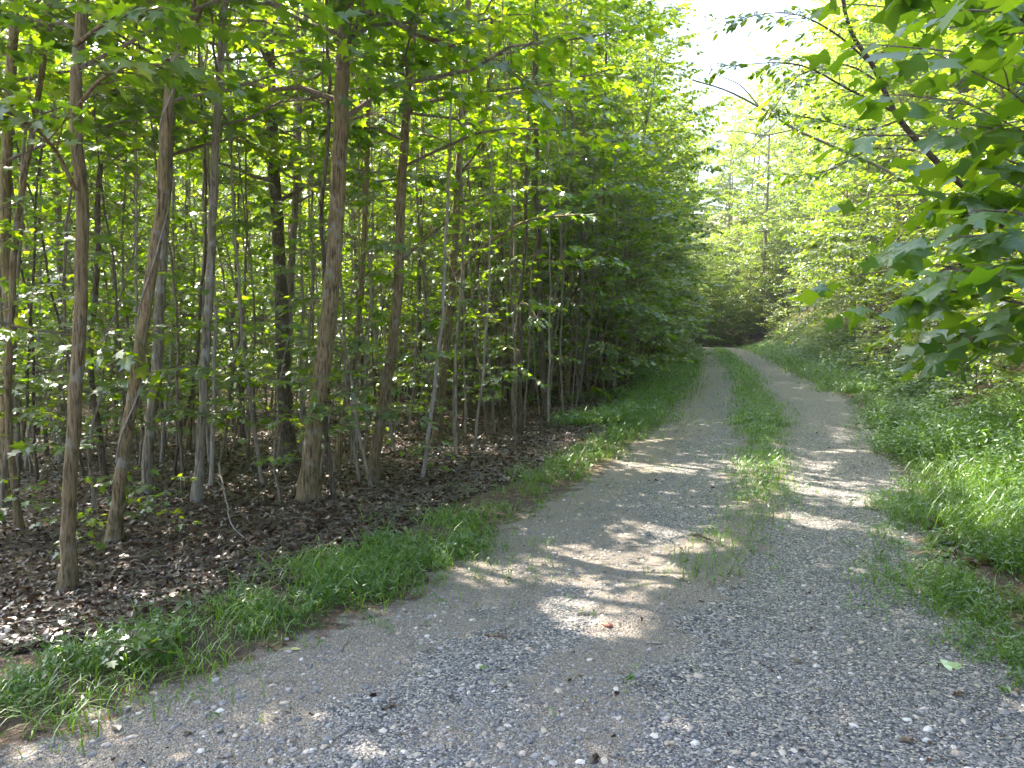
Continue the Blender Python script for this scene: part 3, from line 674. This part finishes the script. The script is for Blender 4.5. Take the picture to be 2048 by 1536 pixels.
# ---------------------------------------------------------------- the tulip tree leaning in from the right, its big leaves near the camera
def veins(o, T):
    me = o.data; k = len(T[0]); n = len(me.vertices) // k
    at = me.attributes.new('leafxy', 'FLOAT_VECTOR', 'POINT'); at.data.foreach_set('vector', np.tile(T[0], (n, 1)).astype(np.float32).ravel())
def veined(m):
    t = m.node_tree; at = nd(t, 'ShaderNodeAttribute', attribute_name='leafxy'); sp = nd(t, 'ShaderNodeSeparateXYZ'); t.links.new(at.outputs['Vector'], sp.inputs[0])
    ay = math_(t, 'ABSOLUTE', sp.outputs[1]); mid = math_(t, 'LESS_THAN', ay, .012)
    w1 = math_(t, 'SINE', math_(t, 'MULTIPLY', math_(t, 'SUBTRACT', sp.outputs[0], math_(t, 'MULTIPLY', ay, .8)), 38.0))
    v = math_(t, 'MAXIMUM', mid, math_(t, 'MULTIPLY', math_(t, 'GREATER_THAN', w1, .9), .6))
    for n in [q for q in t.nodes if q.type in ('BSDF_DIFFUSE', 'BSDF_TRANSLUCENT')]:
        src = n.inputs[0].links[0].from_socket
        t.links.new(mix(t, math_(t, 'MULTIPLY', v, .25), src, (.3, .42, .16) if n.type == 'BSDF_DIFFUSE' else (.1, .22, .01)), n.inputs[0])
    bp = nd(t, 'ShaderNodeBump'); bp.inputs['Strength'].default_value = .12; bp.inputs['Distance'].default_value = .002; t.links.new(w1, bp.inputs['Height'])
    for n in [q for q in t.nodes if q.type in ('BSDF_DIFFUSE', 'BSDF_GLOSSY')]: t.links.new(bp.outputs[0], n.inputs['Normal'])
veined(MTULIP)
def branch_part(root, o, paths, T, size, m, mat_l, mat_b, twl, ns, name='branch', tilt=.5, leafname='leaves', dr=.5):
    for pth, rad in paths:
        wb = MB(); lb = MB(); path = catmull([np.array(q) - o for q in pth], 14)
        spray(wb, lb, path, rad, ns, twl, m, size, T, tilt, .15, .2, dr, .0035)
        b = wb.build(name, mat_b, root); veins(lb.build(leafname, mat_l, b, True), T)
to = np.array([4.9, 3.6, float(H(4.9, 3.6)) - .05]); troot = empty('tulip_tree', to)
tr = MB(); c = catmull([(0, 0, -.1), (-.15, .05, 1.5), (-.3, .1, 3.2), (-.35, .25, 5.5), (-.2, .3, 8)], 40)
tube(tr, c, np.linspace(.12, .05, 40) * (1 + .4 * np.exp(-np.linspace(0, 8, 40) / .2)), 14, lump=.04); tr.build('trunk', MBARK, troot, True)
def tp(h): return to + np.array([np.interp(h, c[:, 2], c[:, 0]), np.interp(h, c[:, 2], c[:, 1]), h])
tb = []
for (h, u_, v_, Yd, u2, v2, Y2) in [
    (.9, 1990, 600, 3.0, 1760, 610, 3.2), (1.0, 2010, 560, 2.9, 1720, 550, 3.0), (1.2, 2030, 640, 3.3, 1880, 690, 3.5),
    (1.3, 2040, 500, 2.8, 1850, 480, 2.7), (1.5, 2040, 430, 3.1, 1790, 390, 3.3), (1.8, 2040, 330, 3.0, 1760, 270, 3.0),
    (2.0, 2040, 260, 3.2, 1800, 190, 3.4), (2.2, 2045, 170, 3.0, 1760, 90, 3.0), (2.4, 2040, 100, 3.3, 1730, 10, 3.3),
    (2.6, 2045, 40, 3.1, 1800, -60, 3.1), (1.1, 2045, 700, 3.4, 1920, 640, 3.6), (1.7, 2045, 380, 3.7, 1900, 330, 3.9), (2.3, 2045, 210, 2.6, 1900, 120, 2.5),
    (1.4, 2060, 450, 2.6, 1960, 420, 2.4), (2.0, 2060, 280, 2.8, 1940, 250, 2.7), (1.6, 2060, 520, 3.4, 1880, 560, 3.7), (2.5, 2060, 60, 2.6, 1930, 20, 2.4), (1.9, 2060, 360, 4.0, 1820, 440, 4.3), (2.6, 2060, 140, 4.0, 1790, 130, 4.3), (1.2, 2060, 640, 2.8, 1900, 690, 3.0),
    (.8, 2048, 560, 2.5, 1930, 540, 2.4), (2.8, 2045, -20, 3.6, 1850, 30, 3.7)]:
    a_ = tp(h); b_ = P(u_, v_, Yd); e_ = P(u2, v2, Y2); tb.append(([a_, b_, (b_ + e_) / 2 + np.array([0, 0, .05]), e_], .011))
branch_part(troot, to, tb, TULIP, .108, 4, MTULIP, MTWIG, .3, 30, tilt=.5)
lf = MB(); wb = MB()
for b in range(26):
    h = 3.0 + 5 * b / 26; spray(wb, lf, bpath(tp(h) - to, b * 2.4, 1.6 * U(.6, 1.2), .5, .3), .012, 9, .5, 5, .14, TULIP)
wb.build('branches', MTWIG, troot); lf.build('crown', MTULIP, troot)
tag(troot, 'tulip tree with large lobed leaves hanging into the right side of the picture', 'tree')

# a dark tree leaning out from the bank toward the open sky
def leaner(name, label, pts, Y0, wpx, barkm, paths, T, size, m, ml, twl, ns, cat='tree'):
    base = P(*pts[0], Y0[0]); gx_, gy_ = base[0], base[1]; o = np.array([gx_, gy_, float(H(gx_, gy_)) - .05])
    root = empty(name, o)
    tp_ = [np.zeros(3)] + [P(u_, v_, y_) - o for (u_, v_), y_ in zip(pts[1:], Y0[1:])]
    cc = catmull(tp_, 40); tr = MB(); tube(tr, cc, np.linspace(1, .3, 40) * wpx / 2 * Y0[0] / FPX, 10, lump=.06); tr.build('trunk', barkm, root, True)
    for (lp, rad) in paths:
        pth = [P(u_, v_, y_) - o for (u_, v_, y_) in lp]; wb = MB(); lb = MB()
        spray(wb, lb, catmull(pth, 14), rad, ns, twl, max(m, 1), size, T, .4, .2, .12, .25, .004)
        b = wb.build('branch', barkm, root)
        if m: lb.build('leaves', ml, b)
    return tag(root, label, cat)
leaner('leaning_tree', 'dark thin trunk leaning left out of the bank below the open sky', [(2230, 620), (1980, 420), (1870, 320), (1790, 225), (1745, 130), (1700, 60), (1680, -40)], [8.8, 8.6, 8.4, 8.2, 8, 7.9, 7.8], 20, MBARKD,
    [([(1790, 225, 8.2), (1700, 180, 7.8), (1600, 130, 7.4), (1440, 132, 7.0)], .014), ([(1760, 165, 8.1), (1690, 130, 7.9), (1600, 150, 7.8), (1540, 230, 7.6)], .012),
     ([(1745, 130, 8), (1660, 60, 7.6), (1570, 25, 7.2), (1480, 35, 7.0)], .013), ([(1800, 240, 8.2), (1730, 260, 8), (1640, 240, 7.9), (1530, 220, 7.6)], .012),
     ([(1830, 300, 8.3), (1740, 300, 8), (1660, 340, 7.8), (1560, 350, 7.5)], .012), ([(1745, 130, 8), (1800, 60, 8.2), (1850, 0, 8.4), (1900, -60, 8.6)], .012)], OVAL, .085, 8, MSHRUB, .42, 26)
leaner('dead_tree', 'bare grey dead tree leaning over the lane against the white sky', [(2010, 440), (1780, 345), (1660, 290), (1590, 258), (1520, 215), (1450, 180), (1385, 160)], [20, 19, 18.5, 18, 17.6, 17.3, 17], 9, MPALE,
    [([(1520, 215, 17.6), (1480, 170, 17.5), (1430, 145, 17.4), (1405, 105, 17.2)], .02), ([(1590, 258, 18), (1530, 270, 17.8), (1470, 262, 17.6), (1410, 270, 17.4)], .018),
     ([(1560, 235, 17.9), (1500, 300, 17.8), (1460, 330, 17.7), (1430, 380, 17.6)], .016)], OVAL, .08, 0, MSHRUB, .9, 10)

# ---------------------------------------------------------------- single things on the lane
def flatleaf(name, T, u_, v_, size, az, m, label, cat='leaf'):
    g = G(u_, v_); mb = MB(); ax = np.array([[math.cos(az), math.sin(az), .04]])
    leaves(mb, T, np.zeros((1, 3)), ax, np.array([[0., -.12, 1]]), np.array([size]), .8, False)
    tube(mb, [[0, 0, 0], -ax[0] * size * .35 + [0, 0, .004], -ax[0] * size * .6 + [0, .01, .002]], [.0016, .0014, .001], 4, .2)
    o = mb.build(name, m); o.location = g + np.array([0, 0, .016]); return tag(o, label, cat)
MPL = leafmat('pale_leaf', [(0, (.24, .34, .17)), (1, (.36, .48, .26))], [(0, (.3, .45, .15)), (1, (.4, .5, .2))], .4, .4, .15)
MYL = leafmat('yellow_leaf', [(0, (.4, .38, .12)), (1, (.55, .52, .2))], [(0, (.4, .4, .1)), (1, (.5, .5, .1))], .4, .4, .2)
flatleaf('fallen_leaf', TULIP, 1885, 1335, .12, -.1, MPL, 'large pale green lobed leaf lying on the gravel at lower right')
flatleaf('fallen_leaf', OVAL, 580, 1304, .055, .1, MYL, 'small yellow oval leaf at the edge of the left grass')
flatleaf('fallen_leaf', MAPLE, 970, 1342, .04, 2.5, MTULIP, 'tiny green leaf lying in the middle of the lane gravel')
flatleaf('fallen_leaf', DEAD, 1465, 1180, .05, 1.0, MDEAD, 'curled brown leaf on the lane above the sparse grass tufts')
flatleaf('fallen_leaf', DEAD, 1590, 1330, .055, .3, MDEAD, 'brown leaf on the gravel left of the large pale green leaf')
flatleaf('fallen_leaf', DEAD, 1830, 1490, .06, 2.6, MDEAD, 'reddish brown torn leaf nearest the lower right corner')
flatleaf('fallen_leaf', DEAD, 1930, 1395, .05, 2.9, MDEAD, 'dark red leaf scrap just below the large pale green leaf')
def stick(pts, rpx, m, label, name='fallen_branch', lift=.01, cat='branch'):
    q = [G(*p[:2]) + np.array([0, 0, lift + (p[2] if len(p) > 2 else 0)]) for p in pts]; o0 = q[0].copy()
    c = catmull([a - o0 for a in q], 22) + N(0, .003, (22, 3)); r = rpx / 2 * o0[1] / FPX
    mb = MB(); tube(mb, c, np.linspace(r, r * .45, 22), 7, lump=.1)
    for f in (.45, .7): 
        k = int(f * 21); e = c[k] + np.array([N(0, .06), N(0, .06), .03]) * (1 + q[0][1] / 8); tube(mb, [c[k], (c[k] + e) / 2, e], [r * .4, r * .3, r * .2], 4)
    o = mb.build(name, m, None, True); o.location = o0; return tag(o, label, cat)
stick([(500, 1012), (545, 975, .05), (590, 935, .16), (612, 912, .28)], 9, MBARKG, 'fallen grey branch propped against the thick brown trunk', 'fallen_branch')
stick([(128, 1190), (150, 1215, .02), (165, 1232, .0)], 4, MPALE, 'pale curved stick at the foot of the nearest tan trunk', 'stick', cat='stick')
stick([(510, 1110), (530, 1130, .02), (560, 1152)], 4, MTWIG, 'thin crooked stick in litter above the left grass clump', 'stick', cat='stick')
stick([(1385, 1072), (1400, 1082, .03), (1440, 1092, .0)], 5, MBARKD, 'dark curved stick lying on the sandy patch of the lane', 'stick', cat='stick')
stick([(970, 1272), (985, 1275), (1010, 1278)], 8, MTWIG, 'short tan stick on the lane gravel near the sand patch', 'stick', cat='stick')
stick([(765, 1424), (778, 1418), (792, 1412)], 7, MTWIG, 'short brown stick on the gravel near the bottom edge', 'stick', cat='stick')
stick([(440, 1000, .35), (455, 1045, .15), (475, 1075, .03), (500, 1085)], 4, MPALE, 'thin pale looping twig curving into litter right of lone grey trunk', 'stick', cat='stick')
stick([(690, 790, .1), (720, 740, .35), (760, 690, .7), (800, 640, 1.1)], 9, MBARKG, 'grey dead pole leaning between thick brown trunk and long limbed trunk', 'fallen_branch')
# half-buried brick and a few larger stones
g = G(1215, 1250); mb = MB(); stones(mb, np.array([g[0]]), np.array([g[1]]), np.array([.038]), np.array([.8])); mb.V[0][:, 2] = (mb.V[0][:, 2] - mb.V[0][:, 2].mean()) * .45 + g[2] + .002
tag(mb.build('brick_fragment', plain('brick', (.34, .10, .06), (.5, .2, .13), 60), None, True), 'worn red brick fragment half buried in the sunlit sand', 'brick')
for u_, v_, r, a_, lb in ((1400, 1355, .022, .9, 'tan stone right of the lower sparse grass tufts'), (1855, 1462, .021, 1.0, 'white oval stone near the lower right corner'), (1335, 1440, .02, .5, 'grey stone beside the lowest small weed'), (1710, 1455, .016, .97, 'pale round stone left of the white oval stone'), (570, 1408, .02, .9, 'cream stone in the dirt at the left gravel edge')):
    g = G(u_, v_); mb = MB(); stones(mb, np.array([g[0]]), np.array([g[1]]), np.array([r]), np.array([a_])); tag(mb.build('stone', MSTONE, None, True), lb, 'stone')
# seedlings at the foot of the near trunks
for (u_, v_, h_, lb) in ((150, 1130, .34, 'knee high maple seedling at the base of the nearest tan trunk'), (235, 1075, .5, 'leafy seedling clump in front of the vine wrapped tree'), (330, 1080, .45, 'leafy seedling below the pale barked trunk'), (30, 1080, .6, 'leafy seedling at the left edge of the picture'), (690, 900, .5, 'leafy seedling between the thick brown and the long limbed trunk'), (865, 960, .45, 'seedling in front of the trunk with pale lower bark'), (255, 1330, .16, 'light green five leafed seedling in left grass')):
    g = G(u_, v_); root = empty('seedling', g); wb = MB(); lb_ = MB()
    tube(wb, [[0, 0, -.02], [.02, 0, h_ * .5], [.0, .02, h_]], [.004, .003, .002], 5)
    for b in range(int(5 + 8 * h_)):
        spray(wb, lb_, bpath((0, 0, h_ * (.3 + .7 * U())), b * 2.4, .3 * U(.5, 1.2) * (.35 + h_), .5, .4), .002, 3, .1, 3, .05 + .03 * h_)
    wb.build('stem', MTWIG, root); lb_.build('leaves', MLEAF, root); tag(root, lb, 'seedling')

# ---------------------------------------------------------------- thin scattering volume, added to imitate the sun's veiling glare and fade the distance
def glare_haze(dens):
    mb = MB(); x0, x1, y0, y1, z0, z1 = -140, 160, -30, 190, -12, 44
    V = [(x, y, z) for z in (z0, z1) for y in (y0, y1) for x in (x0, x1)]
    mb.add(V, [[0, 2, 3, 1], [4, 5, 7, 6], [0, 1, 5, 4], [2, 6, 7, 3], [0, 4, 6, 2], [1, 3, 7, 5]])
    m, t, o = newmat('glare_haze'); p = nd(t, 'ShaderNodeVolumePrincipled'); p.inputs['Density'].default_value = dens; p.inputs['Color'].default_value = (.93, .96, 1, 1); p.inputs['Anisotropy'].default_value = .45
    t.links.new(p.outputs[0], o.inputs['Volume']); tag(mb.build('glare_haze', m), kind='stuff')
if GLARE_HAZE: glare_haze(GLARE_HAZE)
# ---------------------------------------------------------------- labels: which one is which, by what stands beside it
ORD = lambda n: {1: 'nearest', 2: 'second nearest', 3: 'third nearest', 4: 'fourth nearest', 5: 'fifth nearest', 6: 'sixth nearest', 7: 'seventh nearest', 8: 'eighth nearest', 9: 'ninth nearest', 10: 'tenth nearest'}.get(n, '%d%s nearest' % (n, {1: 'st', 2: 'nd', 3: 'rd'}.get(n % 10 if n not in (11, 12, 13) else 0, 'th')))
SHORT = ['nearest tan trunk', 'vine tree', 'pale barked trunk', 'thick brown trunk', None, 'long limbed trunk', 'pale footed trunk', None, 'big forked trunk', None, 'lone grey trunk', None, 'left edge trunk', None, None, 'thin dark stem', None, 'narrow sunlit trunk']
marks = sorted((proj((h[0], h[1], 1.5))[0], s_) for h, s_ in zip(HERO, SHORT) if s_)
buck = {}
KIND = {'woodland_tree': ('tall trunked tree', 'tree', 'tall trees of the left woods'), 'thin_tree': ('slim stemmed tree', 'tree', 'slim trees of the left woods'),
        'pole_tree': ('bare thin pole', 'pole tree', 'bare young poles in the left woods'),
        'sapling': ('leafy sapling', 'sapling', 'saplings under the left woods'), 'edge_tree': ('low branched leafy tree', 'tree', 'leafy trees along the woods edge'),
        'shrub': ('leafy green shrub', 'shrub', 'shrubs on the right bank'), 'hillside_tree': ('tall full crowned tree', 'tree', 'tall trees far behind')}
for kd, o, p in WOOD:
    u_ = proj((p[0], p[1], 1.5))[0]; i = sum(m_[0] < u_ for m_ in marks)
    rel = ('left of the ' + marks[0][1]) if i == 0 else ('right of the ' + marks[-1][1]) if i == len(marks) else 'between the %s and the %s' % (marks[i - 1][1], marks[i][1])
    if i == len(marks): rel += (', near stretch' if p[1] < 16 else ', middle stretch' if p[1] < 30 else ', far stretch')
    buck.setdefault((kd, rel), []).append((p[1], o))
for kd, o, p in BANK:
    r = p[0] - xr(p[1]); rel = 'at the foot of the right bank' if r < 4 else 'halfway up the right bank' if r < 8 else 'high on the right bank'
    buck.setdefault((kd, rel), []).append((p[1], o))
for kd, o, p in FAR:
    a_ = p[0] / p[1]; rel = 'where the lane bends out of sight' if kd == 'edge_tree' else ('far behind the left woods, far left' if a_ < -.35 else 'far behind the thick brown trunk' if a_ < -.1 else 'far behind the middle woods' if a_ < .17 else 'under the sky gap beyond the bend' if a_ < .34 else 'far up behind the right bank')
    buck.setdefault((kd, rel), []).append((p[1], o))
for (kd, rel), lst in buck.items():
    for n_, (yy, o) in enumerate(sorted(lst, key=lambda q: q[0])):
        tag(o, '%s, %s %s' % (KIND[kd][0], ORD(n_ + 1), rel), KIND[kd][1], KIND[kd][2] if kd != 'edge_tree' or o.location.x < xl(o.location.y) else 'leafy trees on the right bank')
for p_ in canopy + thin + sapl + poles + edge + shrub + fartree:      # a kind that was never planted
    if p_.name not in used:
        for ch in list(p_.children): bpy.data.objects.remove(ch)
        bpy.data.objects.remove(p_)
